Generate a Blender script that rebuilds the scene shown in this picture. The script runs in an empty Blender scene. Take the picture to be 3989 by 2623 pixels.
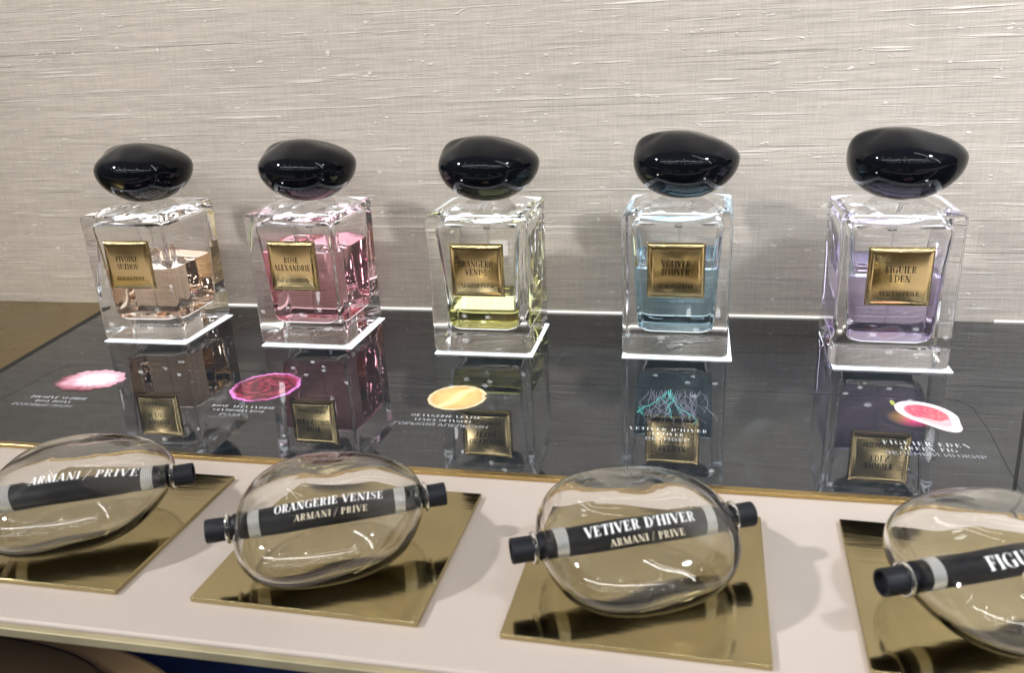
import bpy, math, random
from mathutils import Vector, Matrix
from mathutils.bvhtree import BVHTree
random.seed(7)
D = bpy.data
SC = bpy.context.scene
COL = SC.collection
CM = 0.01          # everything below is written in centimetres

# ------------------------------------------------------------------ helpers
class MB:
    """collects faces (in cm) and links them as one mesh object"""
    def __init__(s): s.v = []; s.f = []; s.m = []
    def add(s, vs, fs, mi=0):
        o = len(s.v); s.v += [tuple(p) for p in vs]
        s.f += [tuple(o + i for i in f) for f in fs]; s.m += [mi] * len(fs)
    def box(s, x0, y0, z0, x1, y1, z1, mi=0):
        v = [(x0,y0,z0),(x1,y0,z0),(x1,y1,z0),(x0,y1,z0),(x0,y0,z1),(x1,y0,z1),(x1,y1,z1),(x0,y1,z1)]
        s.add(v, [(3,2,1,0),(4,5,6,7),(0,1,5,4),(1,2,6,5),(2,3,7,6),(3,0,4,7)], mi)
    def loft(s, rings, cap0=True, cap1=True, mi=0, flip=False):
        n = len(rings[0]); o = len(s.v)
        for r in rings: s.v += [tuple(p) for p in r]
        fs = []
        for k in range(len(rings) - 1):
            for i in range(n):
                j = (i + 1) % n
                fs.append((o+k*n+i, o+k*n+j, o+(k+1)*n+j, o+(k+1)*n+i))
        if cap0: fs.append(tuple(o + i for i in reversed(range(n))))
        if cap1: fs.append(tuple(o + (len(rings)-1)*n + i for i in range(n)))
        if flip: fs = [tuple(reversed(f)) for f in fs]
        s.f += fs; s.m += [mi] * len(fs)
    def build(s, name, mats, parent=None, loc=None, smooth=True, bevel=None, angle=None, rot=0):
        me = D.meshes.new(name)
        me.from_pydata([tuple(c * CM for c in p) for p in s.v], [], s.f)
        for m in (mats if isinstance(mats, (list, tuple)) else [mats]): me.materials.append(m)
        me.polygons.foreach_set('material_index', s.m)
        me.polygons.foreach_set('use_smooth', [smooth] * len(s.f))
        me.update()
        if angle is not None: me.set_sharp_from_angle(angle=math.radians(angle))
        o = D.objects.new(name, me); COL.objects.link(o)
        if loc: o.location = Vector(loc) * CM
        o.rotation_euler.z = rot
        if parent: o.parent = parent
        if bevel:
            b = o.modifiers.new('bevel', 'BEVEL'); b.width = bevel[0] * CM; b.segments = bevel[1]; b.limit_method = 'ANGLE'
            b.harden_normals = True
        return o

def empty(name, loc, rz=0.0, **k):
    o = D.objects.new(name, None); COL.objects.link(o)
    o.empty_display_size = 0.02
    o.location = Vector(loc) * CM; o.rotation_euler.z = rz
    for a, b in k.items(): o[a] = b
    return o

def tag(o, **k):
    for a, b in k.items(): o[a] = b
    return o

# ------------------------------------------------------------------ materials
def mat(name):
    m = D.materials.new(name); m.use_nodes = True
    nt = m.node_tree; nt.nodes.clear()
    out = nt.nodes.new('ShaderNodeOutputMaterial')
    return m, nt, out
def N(nt, t, **k):
    n = nt.nodes.new(t)
    for a, b in k.items():
        if a.startswith('i_'):
            key = a[2:].replace('_', ' '); n.inputs[key].default_value = b
        else: setattr(n, a, b)
    return n
def L(nt, a, b): nt.links.new(a, b)
def principled(name, col, rough=.5, metal=0, ior=1.5, noise=None, bump=None, coat=0):
    m, nt, out = mat(name)
    p = N(nt, 'ShaderNodeBsdfPrincipled'); p.inputs['Base Color'].default_value = (*col, 1)
    p.inputs['Roughness'].default_value = rough; p.inputs['Metallic'].default_value = metal
    p.inputs['IOR'].default_value = ior; p.inputs['Coat Weight'].default_value = coat
    L(nt, p.outputs[0], out.inputs[0])
    if noise or bump:
        tc = N(nt, 'ShaderNodeTexCoord')
    if noise:                                  # (scale, amount) small variation of colour and roughness
        nz = N(nt, 'ShaderNodeTexNoise'); nz.inputs['Scale'].default_value = noise[0]; nz.inputs['Detail'].default_value = 6
        L(nt, tc.outputs['Object'], nz.inputs['Vector'])
        mr = N(nt, 'ShaderNodeMapRange'); mr.inputs['To Min'].default_value = 1 - noise[1]; mr.inputs['To Max'].default_value = 1 + noise[1]
        mr.inputs['From Min'].default_value = .3; mr.inputs['From Max'].default_value = .7
        L(nt, nz.outputs['Fac'], mr.inputs['Value'])
        vm = N(nt, 'ShaderNodeVectorMath', operation='SCALE'); vm.inputs[0].default_value = col
        L(nt, mr.outputs[0], vm.inputs['Scale']); L(nt, vm.outputs[0], p.inputs['Base Color'])
        mr2 = N(nt, 'ShaderNodeMapRange'); mr2.inputs['To Min'].default_value = max(0, rough * .75); mr2.inputs['To Max'].default_value = rough * 1.35
        mr2.inputs['From Min'].default_value = .3; mr2.inputs['From Max'].default_value = .7
        L(nt, nz.outputs['Fac'], mr2.inputs['Value']); L(nt, mr2.outputs[0], p.inputs['Roughness'])
    if bump:
        nz = N(nt, 'ShaderNodeTexNoise'); nz.inputs['Scale'].default_value = bump[0]; nz.inputs['Detail'].default_value = 5
        mp = N(nt, 'ShaderNodeMapping'); mp.inputs['Scale'].default_value = bump[2] if len(bump) > 2 else (1,1,1)
        L(nt, tc.outputs['Object'], mp.inputs[0]); L(nt, mp.outputs[0], nz.inputs['Vector'])
        b = N(nt, 'ShaderNodeBump'); b.inputs['Strength'].default_value = 1; b.inputs['Distance'].default_value = bump[1] * CM
        L(nt, nz.outputs['Fac'], b.inputs['Height']); L(nt, b.outputs[0], p.inputs['Normal'])
    return m
def glass(name, col=(1,1,1), ior=1.5, rough=0.0):
    m, nt, out = mat(name)
    g = N(nt, 'ShaderNodeBsdfGlass'); g.inputs['Color'].default_value = (*col, 1); g.inputs['IOR'].default_value = ior
    g.inputs['Roughness'].default_value = rough
    L(nt, g.outputs[0], out.inputs[0]); return m
def liquid(name, col, ior):
    """dye shows in what passes through, reflections stay clear"""
    m, nt, out = mat(name)
    fr = N(nt, 'ShaderNodeFresnel'); fr.inputs['IOR'].default_value = ior
    rf = N(nt, 'ShaderNodeBsdfRefraction'); rf.inputs['Color'].default_value = (*col, 1); rf.inputs['IOR'].default_value = ior; rf.inputs['Roughness'].default_value = 0
    gl = N(nt, 'ShaderNodeBsdfGlossy'); gl.inputs['Roughness'].default_value = 0; gl.inputs['Color'].default_value = (1,1,1,1)
    mx = N(nt, 'ShaderNodeMixShader')
    L(nt, fr.outputs[0], mx.inputs[0]); L(nt, rf.outputs[0], mx.inputs[1]); L(nt, gl.outputs[0], mx.inputs[2])
    L(nt, mx.outputs[0], out.inputs[0]); return m
def emission(name, col, s, attr=None, gloss=True):
    m, nt, out = mat(name)
    if not gloss:
        e = N(nt, 'ShaderNodeEmission'); e.inputs['Color'].default_value = (*col, 1); e.inputs['Strength'].default_value = s
        L(nt, e.outputs[0], out.inputs[0]); return m
    p = N(nt, 'ShaderNodeBsdfPrincipled'); p.inputs['Base Color'].default_value = (.010, .014, .018, 1); p.inputs['IOR'].default_value = 1.8
    p.inputs['Roughness'].default_value = .015
    p.inputs['Emission Color'].default_value = (*col, 1); p.inputs['Emission Strength'].default_value = s
    if attr:
        a = N(nt, 'ShaderNodeVertexColor', layer_name=attr); L(nt, a.outputs['Color'], p.inputs['Emission Color'])
    L(nt, p.outputs[0], out.inputs[0]); return m

M_GLASS = glass('clear_glass', (1, 1, 1), 1.5)
M_BLOWN = glass('blown_glass', (1, .999, .988), 1.47)
M_CAP = principled('black_lacquer', (.003, .004, .006), .03, ior=1.28)
M_GOLD = principled('polished_gold', (.72, .56, .29), .105, 1, noise=(60, .06))
M_BRASS = principled('satin_brass', (.45, .375, .20), .085, 1, noise=(35, .08), bump=(22, .004, (1, 14, 1)))
M_BRASSDARK = principled('brushed_brass', (.31, .235, .10), .26, 1, noise=(20, .10), bump=(30, .006, (1, 12, 1)))
M_EDGE = principled('brass_edge', (.40, .35, .22), .45, .35, noise=(40, .12))
M_TRIM = principled('brass_trim', (.50, .36, .15), .18, 1, noise=(40, .12))
M_BLACK = principled('matt_black', (.008, .009, .013), .5, ior=1.35, noise=(80, .2))
M_TUBE = principled('black_tube', (.006, .007, .012), .38, ior=1.3)
M_INK = principled('black_print', (.006, .005, .004), .6, ior=1.2)
M_WHITE = principled('white_print', (.85, .86, .86), .5)
M_GOLDPRINT = principled('gold_print', (.72, .64, .48), .4, .3)
M_THREAD = principled('white_thread', (.90, .91, .92), .22, .45)
M_SILVER = principled('pump_metal', (.55, .55, .53), .25, 1)
M_PLASTIC = glass('dip_tube_plastic', (.93, .94, .95), 1.12, .05)
M_PAD = emission('lit_pad', (.90, .95, 1.0), 2.0, gloss=False)
M_STRIP = emission('lit_strip', (1.0, .98, .92), 1.1, gloss=False)
M_TEXT = emission('screen_text', (.85, .88, .92), .85)
M_TEXTDIM = emission('screen_text_dim', (.6, .63, .67), .65)
M_PIC = emission('screen_picture', (1,1,1), 1.0, 'Col')
M_LEATHER = principled('cream_leatherette', (.47, .405, .36), .52, noise=(7, .05), bump=(900, .008))
M_ETCH = principled('dark_line', (.006, .006, .006), .6)
M_NAVY = principled('navy_carpet', (.008, .028, .12), .95, noise=(40, .3), bump=(400, .2))
M_TAN = principled('tan_seat', (.88, .58, .28), .55, noise=(7, .10))
M_BROWN = principled('brown_cushion', (.12, .075, .04), .7, noise=(10, .12))

def silk():
    m, nt, out = mat('silk_wallpaper')
    p = N(nt, 'ShaderNodeBsdfPrincipled'); p.inputs['Roughness'].default_value = .55
    p.inputs['Specular IOR Level'].default_value = .35
    p.inputs['Sheen Weight'].default_value = .15
    tc = N(nt, 'ShaderNodeTexCoord')
    def noise(sc, detail=3, rough=.6, dist=0, off=(0,0,0)):
        mp = N(nt, 'ShaderNodeMapping'); mp.inputs['Scale'].default_value = sc; mp.inputs['Location'].default_value = off
        L(nt, tc.outputs['Object'], mp.inputs[0])
        n = N(nt, 'ShaderNodeTexNoise'); n.inputs['Scale'].default_value = 1; n.inputs['Detail'].default_value = detail
        n.inputs['Roughness'].default_value = rough; n.inputs['Distortion'].default_value = dist
        L(nt, mp.outputs[0], n.inputs['Vector']); return n.outputs['Fac']
    def rng(v, a, b, c=0., d=1., interp='LINEAR'):
        r = N(nt, 'ShaderNodeMapRange', interpolation_type=interp)
        r.inputs['From Min'].default_value = a; r.inputs['From Max'].default_value = b
        r.inputs['To Min'].default_value = c; r.inputs['To Max'].default_value = d
        L(nt, v, r.inputs['Value']); return r.outputs[0]
    def mth(op, a, b):
        n = N(nt, 'ShaderNodeMath', operation=op)
        for i, x in enumerate((a, b)):
            if isinstance(x, (int, float)): n.inputs[i].default_value = x
            else: L(nt, x, n.inputs[i])
        return n.outputs[0]
    weft = noise((48, 1, 1150), 3, .6)                     # fine horizontal threads
    weft2 = noise((12, 1, 480), 4, .65, off=(3, 0, 9))       # thicker uneven bands
    warp = noise((1300, 1, 90), 3, .6)                     # fine vertical threads
    band = noise((1.2, 1, 40), 4, .6, off=(7, 0, 2))       # broad tone bands
    blot = noise((5, 1, 9), 3, .5)                         # soft patches
    slub = rng(noise((17, 1, 560), 2, .5, off=(1, 0, 5)), .63, .75, 0, 1, 'SMOOTHSTEP')   # short pale slubs
    longs = rng(noise((2.6, 1, 420), 3, .62, off=(5, 0, 1)), .615, .75, 0, 1, 'SMOOTHSTEP')  # long pale slubs
    dark = rng(noise((6, 1, 460), 2, .5, off=(2, 0, 8)), .36, .26, 0, 1, 'SMOOTHSTEP')    # thin dark gaps
    knot = rng(noise((130, 1, 340), 1, .5, off=(4, 0, 4)), .71, .77, 0, 1, 'SMOOTHSTEP')   # knots
    slubs = mth('MAXIMUM', mth('MAXIMUM', slub, longs), knot)
    t = mth('ADD', mth('MULTIPLY', rng(weft, .3, .7, -1, 1), .15), mth('MULTIPLY', rng(weft2, .3, .7, -1, 1), .085))
    t = mth('ADD', t, mth('MULTIPLY', rng(warp, .3, .7, -1, 1), .08))
    t = mth('ADD', t, mth('MULTIPLY', rng(band, .3, .7, -1, 1), .03))
    t = mth('ADD', t, mth('MULTIPLY', rng(blot, .3, .7, -1, 1), .03))
    t = mth('ADD', t, mth('MULTIPLY', dark, -.15))
    val = mth('ADD', t, 1)
    base = N(nt, 'ShaderNodeVectorMath', operation='SCALE'); base.inputs[0].default_value = (.50, .443, .382)
    L(nt, val, base.inputs['Scale'])
    mx = N(nt, 'ShaderNodeMix', data_type='RGBA'); mx.inputs['B'].default_value = (.80, .765, .70, 1)
    L(nt, mth('MULTIPLY', slubs, .55), mx.inputs['Factor']); L(nt, base.outputs[0], mx.inputs['A'])
    L(nt, mx.outputs['Result'], p.inputs['Base Color'])
    h = mth('ADD', mth('MULTIPLY', weft, .5), mth('MULTIPLY', weft2, .6))
    h = mth('ADD', h, mth('MULTIPLY', warp, .3))
    h = mth('ADD', h, mth('MULTIPLY', slubs, 1.1))
    h = mth('SUBTRACT', h, mth('MULTIPLY', dark, .5))
    b = N(nt, 'ShaderNodeBump'); b.inputs['Strength'].default_value = .6; b.inputs['Distance'].default_value = .0006
    L(nt, h, b.inputs['Height']); L(nt, b.outputs[0], p.inputs['Normal'])
    L(nt, p.outputs[0], out.inputs[0]); return m
M_SILK = silk()

def screen_glass():
    m, nt, out = mat('dark_screen_glass')
    p = N(nt, 'ShaderNodeBsdfPrincipled'); p.inputs['Base Color'].default_value = (.010, .014, .018, 1)
    p.inputs['IOR'].default_value = 1.8
    tc = N(nt, 'ShaderNodeTexCoord'); nz = N(nt, 'ShaderNodeTexNoise'); nz.inputs['Scale'].default_value = 14; nz.inputs['Detail'].default_value = 8
    nz.inputs['Roughness'].default_value = .65; nz.inputs['Distortion'].default_value = 1.5
    L(nt, tc.outputs['Object'], nz.inputs['Vector'])
    r = N(nt, 'ShaderNodeMapRange'); r.inputs['From Min'].default_value = .45; r.inputs['From Max'].default_value = .75
    r.inputs['To Min'].default_value = .012; r.inputs['To Max'].default_value = .10
    L(nt, nz.outputs['Fac'], r.inputs['Value']); L(nt, r.outputs[0], p.inputs['Roughness'])
    # dust and finger marks
    r2 = N(nt, 'ShaderNodeMapRange'); r2.inputs['From Min'].default_value = .55; r2.inputs['From Max'].default_value = .8
    r2.inputs['To Min'].default_value = 0; r2.inputs['To Max'].default_value = .22
    L(nt, nz.outputs['Fac'], r2.inputs['Value'])
    mx = N(nt, 'ShaderNodeMix', data_type='RGBA'); mx.inputs['A'].default_value = (.010, .014, .018, 1); mx.inputs['B'].default_value = (.22, .23, .24, 1)
    L(nt, r2.outputs[0], mx.inputs['Factor']); L(nt, mx.outputs['Result'], p.inputs['Base Color'])
    L(nt, p.outputs[0], out.inputs[0]); return m
M_SCREEN = screen_glass()

# ------------------------------------------------------------------ didone lettering
ST, HR = .18, .05       # thick stem, hairline
def R_(x0, y0, x1, y1): return [(x0,y0),(x1,y0),(x1,y1),(x0,y1)]
def arc(cx, cy, rx, ry, tx, ty, a0, a1, n=18):
    o, i = [], []
    for k in range(n + 1):
        a = math.radians(a0 + (a1 - a0) * k / n)
        o.append((cx + rx*math.cos(a), cy + ry*math.sin(a))); i.append((cx + (rx-tx)*math.cos(a), cy + (ry-ty)*math.sin(a)))
    return [[o[k], o[k+1], i[k+1], i[k]] for k in range(n)]
def glyph(c):
    """(width, thick polygons, hairline polygons), cap height 1"""
    T, H = [], []
    def stem(x): T.append(R_(x, 0, x+ST, 1))
    def thin(x, y0=0, y1=1): H.append(R_(x, y0, x+HR, y1))
    def ser(x, w, y): H.append(R_(x-w, y, x+w, y+HR))
    def feet(x, w=.16): ser(x, w, 0); ser(x, w, 1-HR)
    def dg(x0, x1, w, y0=0., y1=1., t=True): (T if t else H).append([(x0,y0),(x0+w,y0),(x1+w,y1),(x1,y1)])
    if c == ' ': return .34, T, H
    if c in "'’": return .20, [[(.03,1.0),(.15,1.0),(.10,.68),(.07,.68)]], H
    if c == '/': dg(-.12, .34, .05, -.22, 1.12, True); return .36, T, H
    if c in 'AÄ':
        dg(.04, .34, HR, t=False); dg(.56, .29, .19); H.append(R_(.13, .31, .62, .31+HR)); ser(.06,.10,0); ser(.66,.15,0); return .80, T, H
    if c == 'V': dg(.32, .03, .19, 0, 1); dg(.40, .68, HR, 0, 1, False); ser(.12,.14,1-HR); ser(.70,.10,1-HR); return .78, T, H
    if c == 'X': dg(.50, .04, .19); dg(.04, .62, HR, t=False); ser(.06,.1,0); ser(.60,.14,0); ser(.14,.14,1-HR); ser(.64,.1,1-HR); return .76, T, H
    if c == 'Y': T.append(R_(.29,0,.29+ST,.48)); dg(.29,.03,.19,.45,1); dg(.42,.66,HR,.45,1,False); ser(.37,.16,0); ser(.13,.14,1-HR); ser(.68,.1,1-HR); return .76, T, H
    if c in 'EÉ':
        stem(.10); H.append(R_(.02,0,.60,HR)); H.append(R_(.02,1-HR,.57,1)); H.append(R_(.2,.49,.46,.49+HR))
        T.append([(.60,0),(.60,.28),(.575,.28),(.50,.03)]); T.append([(.57,1),(.57,.74),(.545,.74),(.48,.97)]); T.append([(.47,.38),(.47,.64),(.445,.64),(.41,.51),(.445,.38)])
        if c == 'É': T.append([(.24,1.07),(.30,1.07),(.46,1.27),(.33,1.27)])
        return .68, T, H
    if c == 'F':
        stem(.10); ser(.18,.16,0); H.append(R_(.02,1-HR,.57,1)); H.append(R_(.2,.47,.44,.47+HR))
        T.append([(.57,1),(.57,.72),(.545,.72),(.48,.97)]); T.append([(.45,.36),(.45,.62),(.425,.62),(.39,.49),(.425,.36)]); return .62, T, H
    if c == 'L': stem(.10); ser(.18,.16,1-HR); H.append(R_(.02,0,.58,HR)); T.append([(.58,0),(.58,.32),(.555,.32),(.48,.03)]); return .62, T, H
    if c == 'T': stem(.27); ser(.35,.16,0); H.append(R_(.04,1-HR,.66,1)); T.append([(.04,1),(.04,.72),(.065,.72),(.14,.97)]); T.append([(.66,1),(.66,.72),(.635,.72),(.56,.97)]); return .70, T, H
    if c == 'I': stem(.11); feet(.19); return .38, T, H
    if c == 'H': stem(.10); stem(.60); feet(.18); feet(.68); H.append(R_(.2,.48,.62,.48+HR)); return .86, T, H
    if c == 'N': thin(.13); thin(.70); dg(.56, .06, .20); ser(.14,.11,0); ser(.10,.10,1-HR); ser(.72,.11,1-HR); return .86, T, H
    if c == 'M': thin(.13); dg(.42,.07,.18); dg(.47,.76,HR,0,1,False); stem(.76); ser(.14,.11,0); ser(.85,.15,0); ser(.09,.08,1-HR); ser(.88,.12,1-HR); return 1.04, T, H
    if c == 'U': stem(.10); ser(.18,.16,1-HR); thin(.62,.3,1); ser(.64,.11,1-HR); T[-1] = R_(.10,.3,.10+ST,1); T.extend(arc(.378,.3,.278,.31,.165,.05,180,270,8)); H.extend(arc(.378,.3,.278,.31,.035,.05,270,360,8)); return .78, T, H
    if c == 'Z': dg(.05,.40,.21); H.append(R_(.05,0,.63,HR)); H.append(R_(.07,1-HR,.61,1)); T.append([(.63,0),(.63,.28),(.605,.28),(.53,.03)]); T.append([(.07,1),(.07,.75),(.095,.75),(.17,.97)]); return .68, T, H
    if c == 'S':
        P_ = [(.50,.80),(.46,.93),(.30,.985),(.16,.90),(.13,.76),(.20,.62),(.34,.52),(.47,.40),(.52,.25),(.44,.09),(.28,.015),(.12,.09),(.07,.24)]
        W_ = [.03,.035,.04,.07,.12,.16,.17,.16,.12,.07,.04,.035,.03]
        for k in range(len(P_)-1):
            (x0,y0),(x1,y1) = P_[k],P_[k+1]; l = math.hypot(x1-x0,y1-y0); nx,ny = -(y1-y0)/l,(x1-x0)/l; a,b = W_[k]/2,W_[k+1]/2
            (T if a+b > .09 else H).append([(x0+nx*a,y0+ny*a),(x1+nx*b,y1+ny*b),(x1-nx*b,y1-ny*b),(x0-nx*a,y0-ny*a)])
        T.append(R_(.50,.70,.53,1.0)); T.append(R_(.05,0,.08,.32)); return .60, T, H
    if c in 'OQ': T.extend(arc(.42,.5,.38,.515,.165,.03,-60,60)); T.extend(arc(.42,.5,.38,.515,.165,.03,120,240)); H.extend(arc(.42,.5,.38,.515,.165,.03,60,120,8)); H.extend(arc(.42,.5,.38,.515,.165,.03,240,300,8)); return .84, T, H
    if c in 'CG':
        T.extend(arc(.42,.5,.38,.515,.165,.03,115,245)); H.extend(arc(.42,.5,.38,.515,.05,.03,40,115,10)); H.extend(arc(.42,.5,.38,.515,.05,.03,245,320,10))
        T.append(R_(.68,.68,.71,1)); 
        if c == 'G': T.append(R_(.58,.02,.58+ST,.42)); ser(.66,.14,.42); return .84, T, H
        T.append(R_(.68,.02,.71,.3)); return .78, T, H
    if c == 'D': stem(.10); T.extend(arc(.30,.5,.46,.5,.165,.035,-62,62)); H.extend(arc(.30,.5,.46,.5,.165,.035,62,92,6)); H.extend(arc(.30,.5,.46,.5,.165,.035,-92,-62,6)); H.append(R_(.02,0,.31,HR)); H.append(R_(.02,1-HR,.31,1)); return .82, T, H
    if c in 'PRB':
        stem(.10); H.append(R_(.02,1-HR,.36,1)); yb = .47 if c != 'B' else .51
        ry = (1-yb)/2; T.extend(arc(.36,yb+ry,.26,ry,.15,HR,-65,65,12)); H.extend(arc(.36,yb+ry,.26,ry,.15,HR,65,92,5)); H.extend(arc(.36,yb+ry,.26,ry,.15,HR,-92,-65,5))
        H.append(R_(.2,yb,.37,yb+HR))
        if c == 'P': ser(.18,.16,0); return .66, T, H
        if c == 'R': ser(.18,.14,0); T.append([(.36,.49),(.50,.46),(.60,.10),(.50,.02),(.44,.12),(.42,.36)]); H.append([(.52,.02),(.60,.0),(.72,.08),(.72,.11),(.60,.05),(.55,.09)]); return .74, T, H
        H.append(R_(.02,0,.38,HR)); T.extend(arc(.38,.265,.29,.265,.16,HR,-65,65,12)); H.extend(arc(.38,.265,.29,.265,.16,HR,65,92,5)); H.extend(arc(.38,.265,.29,.265,.16,HR,-92,-65,5)); return .72, T, H
    if c == 'K': stem(.10); feet(.18); dg(.20,.62,HR,.36,1,False); dg(.55,.30,.19,0,.56); ser(.64,.1,1-HR); ser(.64,.14,0); return .80, T, H
    return .6, [R_(.1,0,.5,1)], H
def text_polys(s, h, spacing=.06, stencil=False, italic=0.):
    """polygons of one centred line, baseline at 0, cap height h"""
    x = 0; out = []
    for c in s:
        w, T, H = glyph(c)
        for pl in (T if stencil else T + H):
            out.append([((px + x + italic*py) * h, py * h) for px, py in pl])
        x += w + spacing
    tot = (x - spacing) * h
    return [[(px - tot/2, py) for px, py in pl] for pl in out], tot
def text_mesh(lines, place, split=1, eps=.0006, sx=1.0):
    """lines: (string, height, baseline y, spacing, stencil, italic); place(x, y, k) gives the 3D point"""
    mb = MB(); k = 0
    for (s, h, y0, sp, st, it, x0) in lines:
        polys, _ = text_polys(s, h, sp, st, it)
        for pl in polys:
            k += 1
            pl = [(px*sx, py) for px, py in pl]
            A = sum(pl[i][0]*pl[(i+1)%len(pl)][1] - pl[(i+1)%len(pl)][0]*pl[i][1] for i in range(len(pl)))
            if A < 0: pl = pl[::-1]
            if len(pl) == 4 and split > 1:
                g = []
                for a in range(split + 1):
                    for b in range(split + 1):
                        u, v = a/split, b/split
                        q = [(1-u)*(1-v), u*(1-v), u*v, (1-u)*v]
                        g.append((sum(q[i]*pl[i][0] for i in range(4)) + x0, sum(q[i]*pl[i][1] for i in range(4)) + y0))
                vs = [place(px, py, (k % 7) * eps) for px, py in g]
                fs = [(a*(split+1)+b, (a+1)*(split+1)+b, (a+1)*(split+1)+b+1, a*(split+1)+b+1) for a in range(split) for b in range(split)]
                mb.add(vs, fs)
            else:
                mb.add([place(px + x0, py + y0, (k % 7) * eps) for px, py in pl], [tuple(range(len(pl)))])
    return mb

# ------------------------------------------------------------------ camera
S_CAM = 17.271
cam = D.cameras.new('camera'); cam.lens = 29.595; cam.sensor_width = 36; cam.clip_start = .01; cam.clip_end = 50
co = D.objects.new('camera', cam); COL.objects.link(co); SC.camera = co
rt = Vector((0.97759601, 0.20564412, -0.04490598)); up = Vector((-0.02737627, 0.33574679, 0.94155437)); fw = Vector((-0.20870216, 0.91923043, -0.33385449))
mw = Matrix((rt, up, -fw)).transposed().to_4x4(); mw.translation = Vector((0, 0, S_CAM)) * CM
co.matrix_world = mw
cam.dof.use_dof = True; cam.dof.focus_distance = .47; cam.dof.aperture_fstop = 18

# ------------------------------------------------------------------ setting
WY = 52.4
w = MB(); w.box(-120, WY, -8, 90, WY + 2, 130)
wall = w.build('wall', M_SILK, smooth=False); wall['kind'] = 'structure'; wall['label'] = 'pale taupe silk covered wall with horizontal slubs behind the bottles'
f = MB(); f.box(-200, -150, -92, 150, WY, -90)
floor = f.build('floor', M_NAVY, smooth=False); floor['kind'] = 'structure'

# the counter: leather top with a thin brass edge
counter = empty('display_counter', (0, 0, -.6), label='long cream leather topped display counter with a thin brass front edge', category='counter')
up_ = lambda mb, name, m, par, **k: mb.build(name, m, par, **k)
def child(mb, name, m, par, loc=(0,0,0), **k):
    """child placed so that cm coordinates are world coordinates"""
    o = mb.build(name, m, par, **k); o.location = Vector(loc)*CM - par.location; return o
t = MB(); t.box(-110, 18.95, -.48, 80, WY - .02, -.04)
child(t, 'leather_top', M_LEATHER, counter, smooth=True, bevel=(.12, 3))
e = MB(); e.box(-110, 18.66, -.50, 80, 18.93, -.16)
child(e, 'brass_edge', M_EDGE, counter, smooth=True, bevel=(.04, 2))
b = MB(); b.box(-110, 50.5, -89.9, 80, 52, -.64)
child(b, 'back_panel', M_NAVY, counter, smooth=False)

# stool below the counter
stool = empty('stool', (-56, 28, -90), label='round cornered tan stool with a brown cushion under the counter', category='stool')
def rounded(cx, cy, rx, ry, z0, z1, n=96, e=3.2, bev=.8):
    rings = []
    for dz, s in ((0, bev), (bev*.3, bev*.3), (bev, 0)):
        rings.append((z0 + dz, s))
    rings += [(z1 - bev, 0), (z1 - bev*.3, bev*.3), (z1, bev)]
    out = []
    for z, ins in rings:
        r = []
        for i in range(n):
            a = 2*math.pi*i/n; c, s = math.cos(a), math.sin(a)
            r.append((cx + (rx-ins)*math.copysign(abs(c)**(2/e), c), cy + (ry-ins)*math.copysign(abs(s)**(2/e), s), z))
        out.append(r)
    return out
s1 = MB(); s1.loft(rounded(-56, 27, 25.5, 19.7, -30, -26, e=3.2, bev=.6)); child(s1, 'seat', M_TAN, stool, smooth=True, angle=50)
s2 = MB(); s2.loft(rounded(-57.5, 26, 22, 17.7, -25.9, -24, e=3.6, bev=.5)); child(s2, 'cushion', M_BROWN, stool, smooth=True, angle=50)
for sx in (-70, -43):
    for sy in (14, 40):
        l_ = MB(); l_.loft([[(sx + 1.6*math.cos(q*math.pi/8), sy + 1.6*math.sin(q*math.pi/8), z) for q in range(16)] for z in (-89.9, -30.1)])
        child(l_, 'leg', M_BROWN, stool, smooth=True, angle=50)

# brass sheet beside the screen
bs = MB(); bs.box(-110, 30.15, -.03, -40.05, WY - .03, .02)
o = bs.build('brass_sheet', M_BRASSDARK, smooth=False); tag(o, label='plain brushed brass sheet lying left of the dark glass screen', category='brass sheet')

# the dark glass screen
def screen_panel(xl0, xl1, xr0, xr1, label):
    r = empty('glass_screen', ((xl0+xr0)/2, 41, 0), label=label, category='screen')
    g = MB(); y0, y1 = 30.5, WY - .12
    vs = [(xl0,y0,-.03),(xr0,y0,-.03),(xr1,y1,-.03),(xl1,y1,-.03),(xl0,y0,.05),(xr0,y0,.05),(xr1,y1,.05),(xl1,y1,.05)]
    g.add(vs, [(3,2,1,0),(4,5,6,7),(0,1,5,4),(1,2,6,5),(2,3,7,6),(3,0,4,7)])
    child(g, 'glass', M_SCREEN, r, smooth=False)
    fr = MB(); fr.box(xl0, 30.12, -.03, xr0, 30.46, .16)
    child(fr, 'brass_frame', M_TRIM, r, smooth=True, bevel=(.04, 2))
    return r
# left slanted edge: (-38.9, 30.5) .. (-42, 52)
screen = screen_panel(-38.9, -42.0, 11.75, 19.85, 'wide dark glass screen under the row of five bottles with pictures and captions')
screen2 = screen_panel(11.9, 20.0, 70, 70, 'plain dark glass screen continuing at the right of the thin seam')
g = MB(); g.add([(-39.0,30.5,.055),(-38.6,30.5,.055),(-41.55,52.2,.055),(-42.1,52.2,.055)], [(0,1,2,3)])
child(g, 'black_border', M_ETCH, screen, smooth=False)
sm = MB(); sm.add([(11.6,30.5,-.01),(12.05,30.5,-.01),(20.15,52.2,-.01),(19.7,52.2,-.01)], [(0,1,2,3)])
child(sm, 'seam', M_ETCH, screen, smooth=False)
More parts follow.
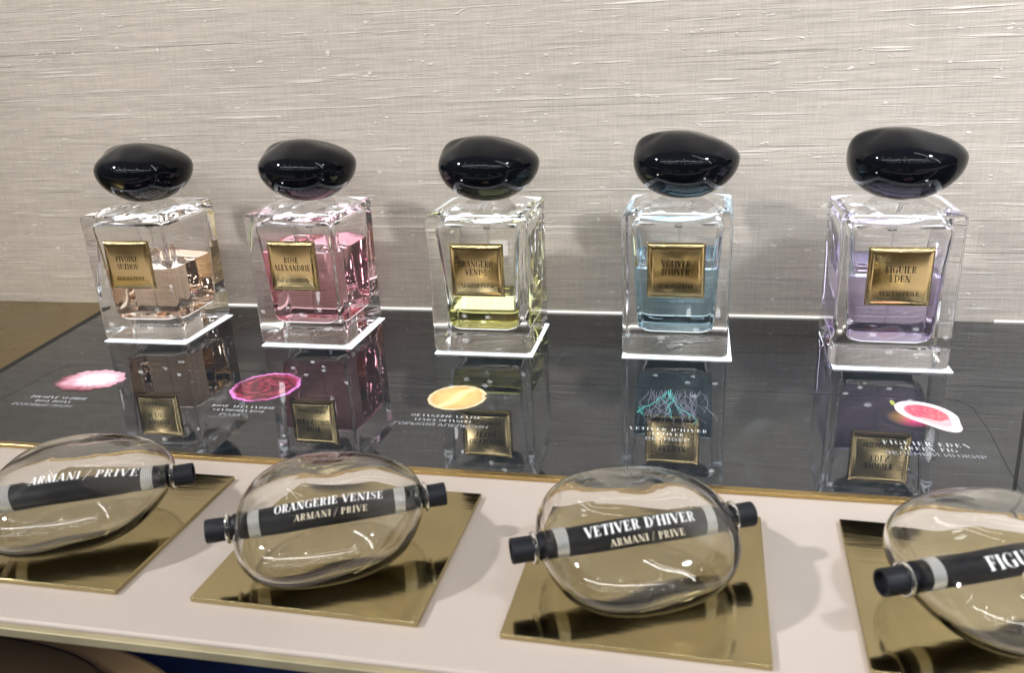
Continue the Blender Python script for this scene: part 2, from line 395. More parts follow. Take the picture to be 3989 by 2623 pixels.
# thin dark outline of the active area
outl = MB()
def poly_line(mb, pts, w, z, closed=False):
    n = len(pts)
    for i in range(n if closed else n - 1):
        (x0,y0),(x1,y1) = pts[i], pts[(i+1) % n]; l = math.hypot(x1-x0, y1-y0) or 1; nx, ny = -(y1-y0)/l*w/2, (x1-x0)/l*w/2
        mb.add([(x0-nx,y0-ny,z),(x1-nx,y1-ny,z),(x1+nx,y1+ny,z),(x0+nx,y0+ny,z)], [(0,1,2,3)])
pts = [(-36.5,31.5),(-36.6,38.8),(-36.4,40.0),(-35.4,40.42),(11.3,40.35),(12.5,40.2),(12.92,39.4),(12.9,36.9),(12.6,33.5),(12.5,31.6)]
poly_line(outl, pts, .03, .056); child(outl, 'outline', M_ETCH, screen, smooth=False)
# lit gap strip along the wall
for k, (xa, xb) in enumerate(((-33.5, 9.0), (17.6, 70))):
    s = MB(); s.box(xa, WY - .10, .0, xb, WY - .02, .16); child(s, 'light_strip', M_STRIP, screen if k == 0 else screen2, smooth=False)

# ------------------------------------------------------------------ screen pictures
def col_mesh(name, vs, fs, cols, parent):
    me = D.meshes.new(name); me.from_pydata([(x*CM, y*CM, z*CM) for x, y, z in vs], [], fs)
    a = me.color_attributes.new('Col', 'FLOAT_COLOR', 'POINT')
    for i, c in enumerate(cols): a.data[i].color = (*c, 1)
    me.materials.append(M_PIC); o = D.objects.new(name, me); COL.objects.link(o); o.parent = parent; o.location = -parent.location
    return o
def disc(cx, cy, rx, ry, rim, colf, z=.07, nr=44, na=140, skew=0.):
    vs, cs, fs = [(cx, cy, z)], [colf(0, 0)], []
    for i in range(1, nr + 1):
        for j in range(na):
            a = 2*math.pi*j/na; r = i/nr; k = rim(a)
            x, y = rx*r*k*math.cos(a), ry*r*k*math.sin(a)
            vs.append((cx + x + skew*y, cy + y, z)); cs.append(colf(r, a))
    for j in range(na): fs.append((0, 1+j, 1+(j+1) % na))
    for i in range(nr - 1):
        for j in range(na):
            fs.append((1+i*na+j, 1+(i+1)*na+j, 1+(i+1)*na+(j+1) % na, 1+i*na+(j+1) % na))
    return vs, fs, cs
def lerp(a, b, t): t = max(0, min(1, t)); return tuple(x*(1-t)+y*t for x, y in zip(a, b))
from mathutils import noise as MN
def nz(x, y, s=1): return MN.noise(Vector((x*s, y*s, 3.1)))
# peony
def peony(r, a):
    x, y = r*math.cos(a), r*math.sin(a)
    pet = nz(3*r + 1.2*math.sin(3*a), a*2.2, 1.3)
    c = lerp((1.5,1.35,1.4), (1.0,.50,.62), (math.hypot((x-.12)*.9, y-.1)-.22)*2.0)
    c = lerp(c, (.75,.25,.35), max(0, pet)*1.1)
    if y < -.35 and r > .6: c = lerp(c, (.30,.04,.08), (-y-.35)*1.8)
    if x < -.62: c = lerp(c, (.22,.03,.05), (-x-.62)*3.5)
    if r > .8: c = lerp(c, (.12,.015,.03), (r-.8)*4*max(0, -y))
    return c
col_mesh('peony_picture', *[q for q in [disc(-33.25, 38.15, 1.95, 1.5, lambda a: 1+.035*math.sin(9*a)+.03*math.sin(23*a+1), peony)][0][:2]], disc(-33.25, 38.15, 1.95, 1.5, lambda a: 1, peony)[2], screen)
def rose(r, a):
    x, y = r*math.cos(a), r*math.sin(a)
    sw = math.sin(14*r + 2*a + 5*nz(x*2, y*2)) * .5 + .5
    c = lerp((.10,.006,.02), (.55,.05,.11), sw * (.5 + nz(x*6, y*6)))
    if r > .86: c = lerp(c, (.9,.28,.75), (r-.86)*14 * (.75 + .5*math.sin(3*a+2)))
    return c
v, f_, c_ = disc(-22.5, 38.3, 1.85, 1.95, lambda a: 1+.02*math.sin(11*a)+.015*math.sin(29*a), rose); col_mesh('rose_picture', v, f_, c_, screen)
def orange(r, a):
    x, y = r*math.cos(a), r*math.sin(a)
    c = lerp((1.15,.72,.25), (.95,.38,.12), r**3)
    c = lerp(c, (1.3,1.15,.6), max(0, 1-abs(x*.8-y*.45+.1*math.sin(4*y))*4.5) * .8)
    c = lerp(c, (1.2,.95,.4), .4*max(0, nz(x*5, y*5)))
    if r > .84: c = lerp(c, (1.0,.80,.50), (r-.84)*12)
    if r > .97: c = lerp(c, (.7,.45,.15), (r-.97)*30)
    return c
v, f_, c_ = disc(-11.65, 38.0, 1.52, 1.55, lambda a: 1 - (.07 if .1 < (a % 6.28) < .3 else 0)+.008*math.sin(17*a), orange); col_mesh('orange_picture', v, f_, c_, screen)
# vetiver roots
vs, fs, cs = [], [], []
def branch(x, y, ang, ln, w, col, depth):
    n = 9; z = .068
    for i in range(n):
        x2, y2 = x + ln/n*math.cos(ang), y + ln/n*math.sin(ang)
        nx, ny = -math.sin(ang)*w/2, math.cos(ang)*w/2; k = len(vs); dz = random.random()*.004
        vs.extend([(x-nx,y-ny,z+dz),(x2-nx,y2-ny,z+dz),(x2+nx,y2+ny,z+dz),(x+nx,y+ny,z+dz)]); fs.append((k,k+1,k+2,k+3)); cs.extend([col]*4)
        x, y = x2, y2; ang += random.gauss(0, .5); ang += (-math.pi/2 - ang) * .35
        if depth and random.random() < .5: branch(x, y, ang + random.choice((-1,1))*random.uniform(.5,1.0), ln*random.uniform(.15,.32), w*.6, tuple(c*.7 for c in col), depth-1)
for k in range(26):
    fx = -1.3 + 2.6*k/25; mid = abs(fx+.25) < .18
    branch(-.75 + fx + random.uniform(-.08,.08), 40.0 + random.uniform(-.3,.15), -math.pi/2, 3.3 + random.uniform(-.5,.3), .036 if mid else .022, (.14,.70,.66) if mid else (.24,.23,.30), 2)
col_mesh('root_picture', vs, fs, cs, screen)
# fig half
def fig(r, a):
    x, y = r*math.cos(a), r*math.sin(a)
    if r < .66:
        c = lerp((.85,.06,.13), (.95,.25,.30), .5 + nz(x*9, y*9))
        if y < -.1*x - .42: c = (1.05,.62,.68)
    else: c = lerp((1.0,.35,.42), (1.25,1.1,1.15), (r-.66)*9)
    return c
v, f_, c_ = disc(10.70, 38.55, 1.22, 1.32, lambda a: 1 + .48*max(0, math.cos(a+1.42))**9, fig, skew=-.28); col_mesh('fig_picture', v, f_, c_, screen)
def figskin(r, a):
    x, y = r*math.cos(a), r*math.sin(a)
    return lerp(lerp((.40,.20,.03), (.75,.04,.18), x*1.6 - y*.9 + .75), (0,0,0), (r-.30)*1.7)
v, f_, c_ = disc(9.95, 37.95, 1.25, 1.15, lambda a: 1, figskin, z=.062); col_mesh('fig_skin_picture', v, f_, c_, screen)
v, f_, c_ = disc(9.45, 39.6, .10, .32, lambda a: 1, lambda r, a: (.55,.60,.12), z=.066, nr=4, na=20); col_mesh('fig_stalk_picture', v, f_, c_, screen)

# captions: stencil capitals, then the sans cyrillic line
def flat(cx, cy): return lambda x, y, k: (cx + x, cy + y, .066 + k)
for cx, cy, a, b_t in ((-33.3, 35.68, 'PIVOINE SUZHOU', 'ROSY PEONY'), (-22.4, 35.68, 'ROSE ALEXANDRIE', 'CENTIFOLIA ROSE'), (-11.6, 35.72, 'ORANGERIE VENISE', 'VENICE ORANGERY'),
                     (-.95, 35.46, "VETIVER D'HIVER", 'VETIVER'), (9.95, 35.30, 'FIGUIER EDEN', 'GREEN FIG')):
    tot = text_polys(a, 1, .2, True)[1]
    h = min(.36, 3.5 / tot)
    mb = text_mesh([(a, h, -h/2, .2, True, 0, 0), (b_t, h*.88, -h/2-.46, .16, True, 0, 0)], flat(cx, cy))
    child(mb, 'caption', M_TEXT, screen, smooth=False)
def sans(s, cx, cy, size):
    c = D.curves.new('translated_caption', 'FONT'); c.body = s; c.size = size*CM; c.align_x = 'CENTER'; c.extrude = 0
    o = D.objects.new('translated_caption', c); COL.objects.link(o)
    bpy.context.view_layer.update()
    dg = bpy.context.evaluated_depsgraph_get(); me = D.meshes.new_from_object(o.evaluated_get(dg)); D.objects.remove(o)
    me.materials.clear(); me.materials.append(M_TEXTDIM)
    q = D.objects.new('translated_caption', me); COL.objects.link(q); q.parent = screen; q.location = Vector((cx, cy, .066))*CM - screen.location
    q.scale.x = 1.1
for s, cx, cy in (('РОЗОВЫЙ ПИОН', -33.6, 34.55), ('РОЗА', -22.6, 34.55), ('ГОРЬКИЙ АПЕЛЬСИН', -11.6, 34.6), ('ВЕТИВЕР', -.95, 34.34), ('ЗЕЛЁНЫЙ ИНЖИР', 10.1, 34.18)):
    sans(s, cx, cy, .40)

# ------------------------------------------------------------------ pebble shape (caps and flasks)
def table(T, a):
    a = a % 360; T = T + [(T[0][0] + 360, T[0][1])]
    for (a0, v0), (a1, v1) in zip(T, T[1:]):
        if a0 <= a <= a1:
            t = (a - a0) / (a1 - a0); t = t*t*(3 - 2*t); return v0*(1-t) + v1*t
    return T[0][1]
E_TOP = [(0, 1.42), (40, 1.12), (90, .90), (135, .78), (175, .70), (212, 1.50), (245, 1.38), (280, 1.05), (320, 1.25)]
E_BOT = [(0, 1.20), (90, 1.0), (180, .92), (225, 1.15), (300, 1.05)]
R_PL = [(0, 1.0), (45, 1.0), (90, .97), (135, 1.01), (180, .985), (215, 1.02), (270, .98), (315, .99)]
def pebble(R, Ht, Hb, zc, flat_r=.30, na=96, nt=40, shift=-.12, dent=.07, ebot=1.0):
    rings = []
    for i in range(nt + 1):
        th = -math.pi/2 + math.pi*i/nt
        ring = []
        for j in range(na):
            a = 2*math.pi*j/na; dg_ = math.degrees(a)
            e = table(E_TOP, dg_) if th > 0 else table(E_BOT, dg_)*ebot
            k = table(R_PL, dg_)
            c, s = math.cos(th), math.sin(th)
            w = abs(s)**7; e = e*(1-w) + (1.0 if th > 0 else ebot)*w
            rho = max(c, 0)**e; zz = abs(s)**(1.0)
            if th <= 0: rho = max(rho, flat_r * (1 if c > 1e-6 else 0)) if c > .08 else rho
            x = R*k*rho*math.cos(a); y = R*k*rho*math.sin(a)
            z = zc + (Ht*zz if th > 0 else -Hb*zz)
            if th > 0:
                x += shift*R*zz*zz
                # shallow hollow along the front shoulder
                u = x/R; z -= dent*Ht*math.exp(-((u-.15)/.38)**2 - ((y/R+.62)/.30)**2)
                z += .05*Ht*math.exp(-((u-.62)/.25)**2 - ((y/R+.30)/.35)**2)
            ring.append((x, y, z))
        rings.append(ring)
    return rings
def cap_mesh():
    mb = MB(); rg = pebble(2.88, 1.52, 2.16, 10.54, flat_r=0, shift=-.20)
    rg = [q for q in rg if q[0][2] > 8.68 and q[0][2] < 12.075]
    q0 = rg[0]; zb = q0[0][2]
    rg = [[(x*.80, y*.80, zb-.085) for x, y, z in q0], [(x*.90, y*.90, zb-.07) for x, y, z in q0]] + rg
    mb.loft(rg); mb.v = [(x + .30, y, z) for x, y, z in mb.v]
    return mb

# ------------------------------------------------------------------ bottles
HW, BH = 2.9, 8.09
def rsq(w, r, z, n=8):
    """rounded square ring, counter-clockwise"""
    out = []
    for qx, qy, a0 in ((1,1,0),(-1,1,90),(-1,-1,180),(1,-1,270)):
        for i in range(n + 1):
            a = math.radians(a0 + 90*i/n); out.append((qx*(w-r) + r*math.cos(a), qy*(w-r) + r*math.sin(a), z))
    return out
CAV = [(1.18, 1.30, .5), (1.20, 1.62, .55), (1.28, 1.86, .60), (1.45, 2.02, .62), (1.75, 2.10, .60), (2.4, 2.13, .55), (3.6, 2.18, .5), (5.2, 2.28, .45), (6.6, 2.38, .4), (7.15, 2.42, .38), (7.35, 2.38, .38), (7.48, 2.25, .4), (7.53, 2.0, .4)]
def cav_at(z):
    for (z0,w0,r0),(z1,w1,r1) in zip(CAV, CAV[1:]):
        if z0 <= z <= z1:
            t = (z-z0)/(z1-z0); return (z, w0+(w1-w0)*t, r0+(r1-r0)*t)
def body_mesh(level):
    mb = MB()
    O = [(.0, 2.62, .30), (.03, 2.78, .32), (.12, 2.87, .30), (.30, 2.90, .28), (2.5, 2.885, .26), (5.5, 2.89, .26), (7.75, 2.93, .28), (7.93, 2.91, .28), (8.03, 2.84, .30), (8.09, 2.74, .32), (8.17, 2.42, .5), (8.29, 1.98, .75), (8.41, 1.5, 1.0), (8.49, 1.1, 1.08), (8.50, 1.0, .99)]
    rings = []
    for z, w_, r in O:
        ring = rsq(w_, min(r, w_*.98), z)
        # top edges dip gently toward the middle of each side, base edges stay flat
        if z > 7.5: ring = [(x, y, zz - .10*(1 - min(1, (abs(x)*abs(y))/(w_*w_)))*min(1, max(abs(x),abs(y))/2.6)**3 + .03) for x, y, zz in ring]
        rings.append(ring)
    mb.loft(rings, True, True)
    zs = [c for c in CAV if c[0] > level]
    rg = [rsq(w_, r, z) for z, w_, r in [cav_at(level)] + zs]
    mb.loft(rg, False, True, flip=True)
    return mb
def liquid_mesh(level):
    mb = MB(); zs = [c for c in CAV if c[0] < level]
    rg = [rsq(w_, r, z) for z, w_, r in zs + [cav_at(level)]]
    mb.loft(rg, True, False, mi=0)
    # surface with a tiny meniscus
    a = cav_at(level)
    top = [rsq(a[1], a[2], level), rsq(a[1]-.05, a[2], level-.03), rsq(a[1]-.14, a[2], level-.045)]
    mb.loft(top, False, True, mi=1)
    return mb
def plate_h(x, y, w=1.54):
    d = min(w-abs(x), w-abs(y)); e = min(1, d/.09); s = e*e*(3-2*e)
    i = min(1, max(0, d-.09)/.26)
    return .15*s + .05*(1-(1-i)**2) + .030*(1-(x/w)**2)*(1-(y/w)**2)
def plate_mesh(w=1.54, n=72):
    mb = MB(); g = []
    ts = [-1, -.985, -.97, -.955, -.94] + [-.92 + 1.84*i/(n) for i in range(n+1)] + [.94, .955, .97, .985, 1]
    for v in ts:
        for u in ts: g.append((u*w, -plate_h(u*w, v*w, w), v*w))
    m_ = len(ts)
    fs = [(j*m_+i, j*m_+i+1, (j+1)*m_+i+1, (j+1)*m_+i) for j in range(m_-1) for i in range(m_-1)]
    mb.add(g, fs); return mb
BOT = [ # name lines, x, y, angle, level, tint, title h, label
 (('PIVOINE','SUZHOU'), -36.99, 44.42, 1.3, 4.62, (.985,.90,.83), 'square glass perfume bottle, half full of pale peach liquid, plate reads PIVOINE SUZHOU'),
 (('ROSE','ALEXANDRIE'), -26.09, 44.64, -1.0, 5.72, (.985,.79,.83), 'square glass perfume bottle of rose pink liquid, plate reads ROSE ALEXANDRIE'),
 (('ORANGERIE','VENISE'), -14.75, 44.16, -.2, 2.55, (.94,.94,.62), 'square glass bottle almost empty of yellow green liquid, plate reads ORANGERIE VENISE'),
 (('VÉTIVER',"D'HIVER"), -3.85, 44.66, -1.3, 4.95, (.76,.89,.955), "square glass perfume bottle of pale blue liquid, plate reads VETIVER D'HIVER"),
 (('FIGUIER','EDEN'), 7.18, 43.89, -1.1, 4.85, (.875,.83,.965), 'square glass perfume bottle of lavender liquid, plate reads FIGUIER EDEN')]
capm = None
PADS = [(-2.75, 3.05, -3.12), (-2.80, 3.12, -3.1), (-2.85, 2.98, -3.02), (-2.93, 3.06, -3.12), (-2.80, 3.04, -3.02)]
GRP = 'perfume bottles in a row on the glass screen'
for i, (nm, x, y, ang, lev, tint, label) in enumerate(BOT):
    a = math.radians(ang)
    cx, cy = x + HW*math.cos(a) - HW*math.sin(a), y + HW*math.sin(a) + HW*math.cos(a)
    root = empty('perfume_bottle', (cx, cy, .115), a, label=label, category='bottle', group=GRP)
    up1 = body_mesh(lev).build('glass_body', M_GLASS, root, smooth=True, angle=28)
    ml = liquid('perfume_side', tint, 1.36/1.5); mt = liquid('perfume_top', tuple(c**.5 for c in tint), 1.36)
    liquid_mesh(lev).build('perfume', [ml, mt], root, smooth=True, angle=40)
    if capm is None:
        c = cap_mesh().build('cap', M_CAP, root, smooth=True); capm = c.data
        cm_ = MB(); cm_.loft([[(r*math.cos(q*math.pi/24), r*math.sin(q*math.pi/24), z) for q in range(48)] for r, z in ((.84,8.58),(.88,8.57),(.91,8.58),(.91,8.66),(.84,8.66),(.84,8.58))], False, False)
        c2 = cm_.build('collar', M_GOLD, root, smooth=True, angle=40); colm = c2.data
        pm = MB(); pm.loft([[(r*math.cos(q*math.pi/16), r*math.sin(q*math.pi/16), z) for q in range(32)] for r, z in ((.10,6.85),(.22,6.9),(.25,7.1),(.25,7.3),(.36,7.36),(.36,7.51))])
        c3 = pm.build('pump', M_SILVER, root, smooth=True, angle=40); pumpm = c3.data
        pl = plate_mesh().build('name_plate', M_GOLD, root, smooth=True, angle=60); platem = pl.data
    else:
        for n_, d_ in (('cap', capm), ('collar', colm), ('pump', pumpm), ('name_plate', platem)):
            q = D.objects.new(n_, d_); COL.objects.link(q); q.parent = root
            if n_ == 'name_plate': pl = q
    pl.location = Vector((.02, -HW-.005, 5.0))*CM
    dt = MB(); dt.loft([[(.05+.07*math.cos(q*math.pi/6)-.02*(6.8-z)**1.2*.35, .07*math.sin(q*math.pi/6), z) for q in range(12)] for z in (1.4,2.2,3,4,5,6,6.78)])
    dt.build('dip_tube', M_PLASTIC, root, smooth=True, angle=60)
    lines = [(nm[0], .35, .26, .05, False, 0, 0), (nm[1], .35, -.21, .05, False, 0, 0), ('ARMANI/PRIVE', .245, -.93, .06, False, 0, 0)]
    tm = text_mesh(lines, lambda px, py, k: (px, -plate_h(px, py) - .004 - k, py), split=2, sx=.88)
    tm.build('lettering', M_INK, pl, smooth=False)
    pxa, pxb, pya = PADS[i]; pd = MB(); pd.box(pxa, pya, -.035, pxb, pya + 5.85, -.01)
    # the lit square under the bottle is part of the screen
    q = pd.build('lit_pad', M_PAD, screen, smooth=False); q.location = Vector((cx, cy, .105))*CM - screen.location; q.rotation_euler.z = 0

# ------------------------------------------------------------------ brass tiles and blown glass flasks
TILES = [((-22.95, 24.65), 0, 'brass tile under the leftmost glass flask, its far side cut by the picture edge'),
         ((-12.1, 24.65), -.8, 'brass tile under the ORANGERIE VENISE glass flask, second from left'),
         ((-1.4, 24.4), -1.2, "brass tile under the VETIVER D'HIVER glass flask, third from left"),
         ((9.3, 24.4), -2.2, 'brass tile at the bottom right corner under the FIGUIER flask')]
tile_me = None
for (cx, cy), an, lab in TILES:
    if tile_me is None:
        mb = MB(); mb.box(-4, -4, .0, 4, 4, .2); o = mb.build('brass_tile', M_BRASS, smooth=True, bevel=(.035, 2)); tile_me = o
    else:
        o = tile_me.copy(); COL.objects.link(o)
    o.location = Vector((cx, cy, -.038))*CM; o.rotation_euler.z = math.radians(an)
    tag(o, label=lab, category='tile', group='brass tiles on the cream counter')
FL = [((-22.7, 24.2), 24.5, None, 'leftmost blown glass pebble flask showing only the maker line in white'),
      ((-12.35, 23.92), 25.5, 'ORANGERIE VENISE', 'clear blown glass flask with black tube printed ORANGERIE VENISE'),
      ((-1.65, 24.12), 23.5, "VETIVER D'HIVER", "clear blown glass flask with black tube printed VETIVER D'HIVER"),
      ((9.45, 24.0), 22.5, 'FIGUIER EDEN', 'clear blown glass flask at the bottom right with black tube printed FIGUIER')]
R_PL_F = 3.42
ZF = .165
def flask_rings(R, Ht, Hb, zc):
    out = []
    for q in pebble(R, Ht, Hb, zc, flat_r=0, na=128, nt=56, shift=-.06, dent=.06, ebot=.78):
        g = []
        for x, y, z in q:
            a = math.atan2(y, x); k = 1 + .030*math.cos(4*a - 1.2) + .022*math.cos(2*a - 1.3) + .015*math.cos(3*a + .6)
            d = z - zc
            g.append((x*k + .10*d, y*k*1.03 - .10 + .06*d, z))
        out.append(g)
    return out
proto = None
def tube_ring(x, r, n=40, zc=1.62): return [(x, r*math.cos(2*math.pi*q/n), zc + r*math.sin(2*math.pi*q/n)) for q in range(n)]
def make_flask():
    parts = {}
    mb = MB()
    rot = math.radians(20)
    def rr(ring): return [(x*math.cos(rot)-y*math.sin(rot), x*math.sin(rot)+y*math.cos(rot), z) for x, y, z in ring]
    outer = [rr(r) for r in flask_rings(R_PL_F, 1.72, 1.60, 1.62)][1:-1]
    wob = lambda p, s, k: tuple(Vector(p) * 1) if k == 0 else (p[0]*(1+k*MN.noise(Vector(p)*s)), p[1]*(1+k*MN.noise(Vector(p)*s)), 1.62+(p[2]-1.62)*(1+k*MN.noise(Vector(p)*s)))
    inner = [[wob(p, .5, .03) for p in rr(r)] for r in flask_rings(R_PL_F-.11, 1.63, 1.34, 1.62)][1:-1]
    outer = [[wob(p, .35, .012) for p in r] for r in outer]
    mb.loft(outer); parts['bvh'] = (list(mb.v), list(mb.f)); mb.loft(inner, flip=True)
    parts['glass_shell'] = (mb, M_BLOWN)
    for sx in (-1, 1):
        rim = MB(); n = 40; m_ = 12; R0, r0 = .48, .055; vs = []; fs = []
        for q in range(n):
            for p in range(m_):
                A, B = 2*math.pi*q/n, 2*math.pi*p/m_
                vs.append((sx*3.42 + r0*1.3*math.sin(B), (R0+r0*math.cos(B))*math.cos(A), 1.62 + (R0+r0*math.cos(B))*math.sin(A)))
        for q in range(n):
            for p in range(m_):
                fs.append((q*m_+p, q*m_+(p+1) % m_, ((q+1) % n)*m_+(p+1) % m_, ((q+1) % n)*m_+p))
        rim.add(vs, fs); parts.setdefault('rim', []).append(rim)
    return parts
P = make_flask()
bvh = BVHTree.FromPolygons(P['bvh'][0], P['bvh'][1])
flask_src = {}
for k, ((cx, cy), an, title, lab) in enumerate(FL):
    root = empty('glass_flask', (cx, cy, ZF), math.radians(an), label=lab, category='flask', group='blown glass flasks on brass tiles')
    if k == 0:
        s = P['glass_shell'][0].build('glass_shell', M_BLOWN, root, smooth=True); flask_src['glass_shell'] = s
        flask_src['rim'] = [r.build('glass_rim', M_BLOWN, root, smooth=True) for r in P['rim']]
        tb = MB(); tb.loft([tube_ring(x, r) for x, r in ((-3.25,.43),(-3.2,.46),(3.2,.46),(3.25,.43))]); tb = tb.build('tube', M_TUBE, root, smooth=True, angle=40)
        flask_src['tube'] = tb
        ends = []
        for sx in (-1, 1):
            en = MB(); prof = [(3.0,.40),(4.12,.415),(4.16,.40),(4.16,.33),(3.95,.31),(3.9,0.02)]
            rg = [tube_ring(sx*x, r) for x, r in prof]
            en.loft(rg, True, True, flip=(sx < 0)); ends.append(en.build('tube_end', M_BLACK, root, smooth=True, angle=40))
        flask_src['end'] = ends
        bands = []
        for sx in (-1, 1):
            bd = MB()
            for w_ in range(6):
                x = sx*(2.36 + w_*.066)
                rg = [tube_ring(x + dx, .47 + h_) for dx, h_ in ((-.028,0),(-.017,.014),(0,.018),(.017,.014),(.028,0))]; bd.loft(rg, True, True)
            bands.append(bd.build('thread_band', M_THREAD, root, smooth=True, angle=60))
        flask_src['band'] = bands
    else:
        for o_ in [flask_src['glass_shell'], flask_src['tube']] + flask_src['rim'] + flask_src['end'] + flask_src['band']:
            q = o_.copy(); COL.objects.link(q); q.parent = root
    # printed on the outside of the glass, facing the front and up
    nrm = Vector((math.sin(math.radians(an))*-.95 - .1, -.78, .70)).normalized()
    nrm = Vector((-.22, -.72, .66)).normalized()
    ux = Vector((1, 0, 0)); ux = (ux - nrm*ux.dot(nrm)).normalized(); uy = nrm.cross(ux)
    base = Vector((0, -.55, 1.62))
    def put(px, py, e):
        p = base + ux*px + uy*py
        hit, n_, idx, d_ = bvh.ray_cast(p + nrm*9, -nrm)
        if hit is None: hit = p; n_ = nrm
        return tuple(hit + n_*(.006 + e))
    if title:
        w_ = text_polys(title, 1, .05)[1]; h1 = min(.40, 3.45/w_); xo = {-12.35: .42, -1.65: -.02}.get(cx, .05)
        text_mesh([(title, h1, .12, .05, False, 0, xo)], put, split=3).build('title_lettering', M_WHITE, root, smooth=False)
        text_mesh([('ARMANI / PRIVE', .23, -.30, .08, False, 0, xo + .12)], put, split=3).build('maker_lettering', M_GOLDPRINT, root, smooth=False)
    else:
        text_mesh([('ARMANI / PRIVE', .33, .10, .08, False, 0, 1.05)], put, split=3).build('maker_lettering', M_WHITE, root, smooth=False)

# ------------------------------------------------------------------ light
W = D.worlds.new('World'); SC.world = W; W.use_nodes = True
nt = W.node_tree; nt.nodes.clear()
out = N(nt, 'ShaderNodeOutputWorld'); bg = N(nt, 'ShaderNodeBackground'); L(nt, bg.outputs[0], out.inputs[0])
tc = N(nt, 'ShaderNodeTexCoord'); sp = N(nt, 'ShaderNodeSeparateXYZ'); L(nt, tc.outputs['Generated'], sp.inputs[0])
rp = N(nt, 'ShaderNodeValToRGB'); cr = rp.color_ramp; cr.interpolation = 'LINEAR'
mr = N(nt, 'ShaderNodeMapRange'); mr.inputs['From Min'].default_value = -1; L(nt, sp.outputs['Z'], mr.inputs['Value']); L(nt, mr.outputs[0], rp.inputs[0])
stops = [(0, (.08,.07,.06)), (.47, (.10,.085,.072)), (.52, (.09,.08,.07)), (.72, (.11,.10,.09)), (.765, (.16,.155,.15)), (.775, (.6,.59,.58)), (.79, (.5,.49,.48)), (.80, (.27,.265,.26)), (1, (.27,.26,.25))]
while len(cr.elements) < len(stops): cr.elements.new(.5)
for el, (p, c) in zip(cr.elements, stops): el.position = p; el.color = (*c, 1)
nzn = N(nt, 'ShaderNodeTexNoise'); nzn.inputs['Scale'].default_value = 2.6; nzn.inputs['Detail'].default_value = 3; L(nt, tc.outputs['Generated'], nzn.inputs['Vector'])
m1 = N(nt, 'ShaderNodeMapRange'); m1.inputs['From Min'].default_value = .3; m1.inputs['From Max'].default_value = .7; m1.inputs['To Min'].default_value = .45; m1.inputs['To Max'].default_value = 1.5
L(nt, nzn.outputs['Fac'], m1.inputs['Value'])
vs_ = N(nt, 'ShaderNodeVectorMath', operation='SCALE'); L(nt, rp.outputs[0], vs_.inputs[0]); L(nt, m1.outputs[0], vs_.inputs['Scale'])
# far away shop lamps
vo = N(nt, 'ShaderNodeTexVoronoi'); vo.inputs['Scale'].default_value = 11; L(nt, tc.outputs['Generated'], vo.inputs['Vector'])
th = N(nt, 'ShaderNodeMapRange'); th.inputs['From Min'].default_value = .085; th.inputs['From Max'].default_value = .05; th.inputs['To Min'].default_value = 0; th.inputs['To Max'].default_value = 34
L(nt, vo.outputs['Distance'], th.inputs['Value'])
zz = N(nt, 'ShaderNodeMapRange'); zz.inputs['From Min'].default_value = .10; zz.inputs['From Max'].default_value = .16; L(nt, sp.outputs['Z'], zz.inputs['Value'])
z2 = N(nt, 'ShaderNodeMapRange'); z2.inputs['From Min'].default_value = .56; z2.inputs['From Max'].default_value = .50; L(nt, sp.outputs['Z'], z2.inputs['Value'])
mu = N(nt, 'ShaderNodeMath', operation='MULTIPLY'); L(nt, zz.outputs[0], mu.inputs[0]); L(nt, z2.outputs[0], mu.inputs[1])
mu2 = N(nt, 'ShaderNodeMath', operation='MULTIPLY'); L(nt, mu.outputs[0], mu2.inputs[0]); L(nt, th.outputs[0], mu2.inputs[1])
dc = N(nt, 'ShaderNodeVectorMath', operation='SCALE'); dc.inputs[0].default_value = (.92, .97, 1.0); L(nt, mu2.outputs[0], dc.inputs['Scale'])
ad = N(nt, 'ShaderNodeVectorMath', operation='ADD'); L(nt, vs_.outputs[0], ad.inputs[0]); L(nt, dc.outputs[0], ad.inputs[1])
L(nt, ad.outputs[0], bg.inputs['Color']); bg.inputs['Strength'].default_value = 1.0
W.cycles.sampling_method = 'MANUAL'; W.cycles.sample_map_resolution = 2048

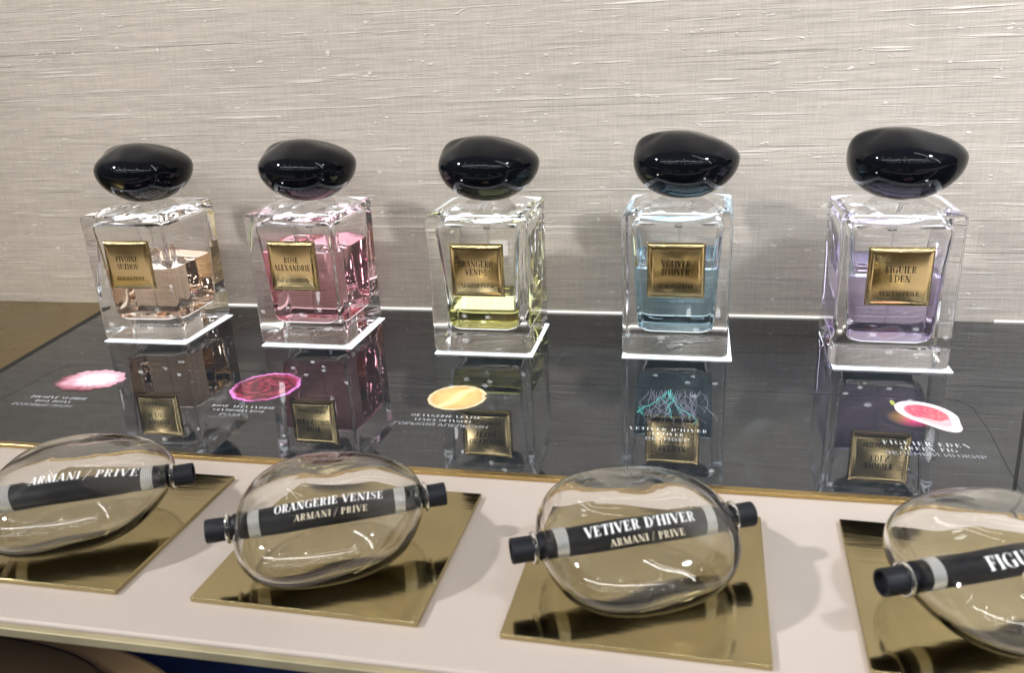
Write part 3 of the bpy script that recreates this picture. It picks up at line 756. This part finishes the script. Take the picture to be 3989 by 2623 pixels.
def lamp(name, kind, loc, target, power, col, size=None, sy=None, spot=None, blend=.5):
    l = D.lights.new(name, kind); l.energy = power; l.color = col
    if kind == 'AREA': l.shape = 'RECTANGLE'; l.size = size*CM; l.size_y = (sy or size)*CM
    else: l.shadow_soft_size = size*CM
    if kind == 'SPOT': l.spot_size = math.radians(spot); l.spot_blend = blend
    o = D.objects.new(name, l); COL.objects.link(o); o.location = Vector(loc)*CM
    o.rotation_euler = (Vector(target) - Vector(loc)).to_track_quat('-Z', 'Y').to_euler()
    return o
lamp('key_spot', 'SPOT', (-152, -24, 132), (20, 50, 6), 138, (1.0, .985, .96), 4.6, spot=36, blend=1)
lamp('right_spot', 'SPOT', (70, 5, 100), (40, 52, 12), 58, (.84, .92, 1.0), 5, spot=60, blend=1)
lamp('highlight_strip', 'AREA', (-20, -85, 105), (-10, 40, 0), 10, (.97, .98, 1.0), 260, 3.5)
lamp('highlight_strip', 'AREA', (95, -30, 110), (0, 24, 0), 6, (.97, .98, 1.0), 3, 200)  # extra unseen strip, added to draw white arcs on the flasks
for iy in range(5):                      # the shop's small ceiling lamps
    for ix in range(7):
        lamp('ceiling_lamp', 'POINT', (-240 + ix*85 + random.uniform(-25, 25), -80 - iy*62 + random.uniform(-25, 25), 165 + iy*8), (0, 0, 0), 1.6, (.98, .98, 1.0), 2.7)
for iy in range(4):                      # and those farther back in the shop
    for ix in range(10):
        lamp('ceiling_lamp', 'POINT', (-430 + ix*100 + random.uniform(-35, 35), -380 - iy*105 + random.uniform(-35, 35), 215), (0, 0, 0), 6, (.93, .96, 1.0), 6)

# ------------------------------------------------------------------ render settings
SC.render.engine = 'CYCLES'
c = SC.cycles
c.max_bounces = 28; c.transmission_bounces = 24; c.glossy_bounces = 12; c.diffuse_bounces = 3; c.transparent_max_bounces = 12
c.sample_clamp_indirect = 10; c.sample_clamp_direct = 0; c.blur_glossy = .3
c.caustics_reflective = True; c.caustics_refractive = True
c.use_denoising = True
try: c.denoiser = 'OPENIMAGEDENOISE'
except Exception: pass
SC.view_settings.view_transform = 'Standard'; SC.view_settings.look = 'None'; SC.view_settings.gamma = 1; SC.view_settings.exposure = 0.1
SC.view_settings.use_curve_mapping = False
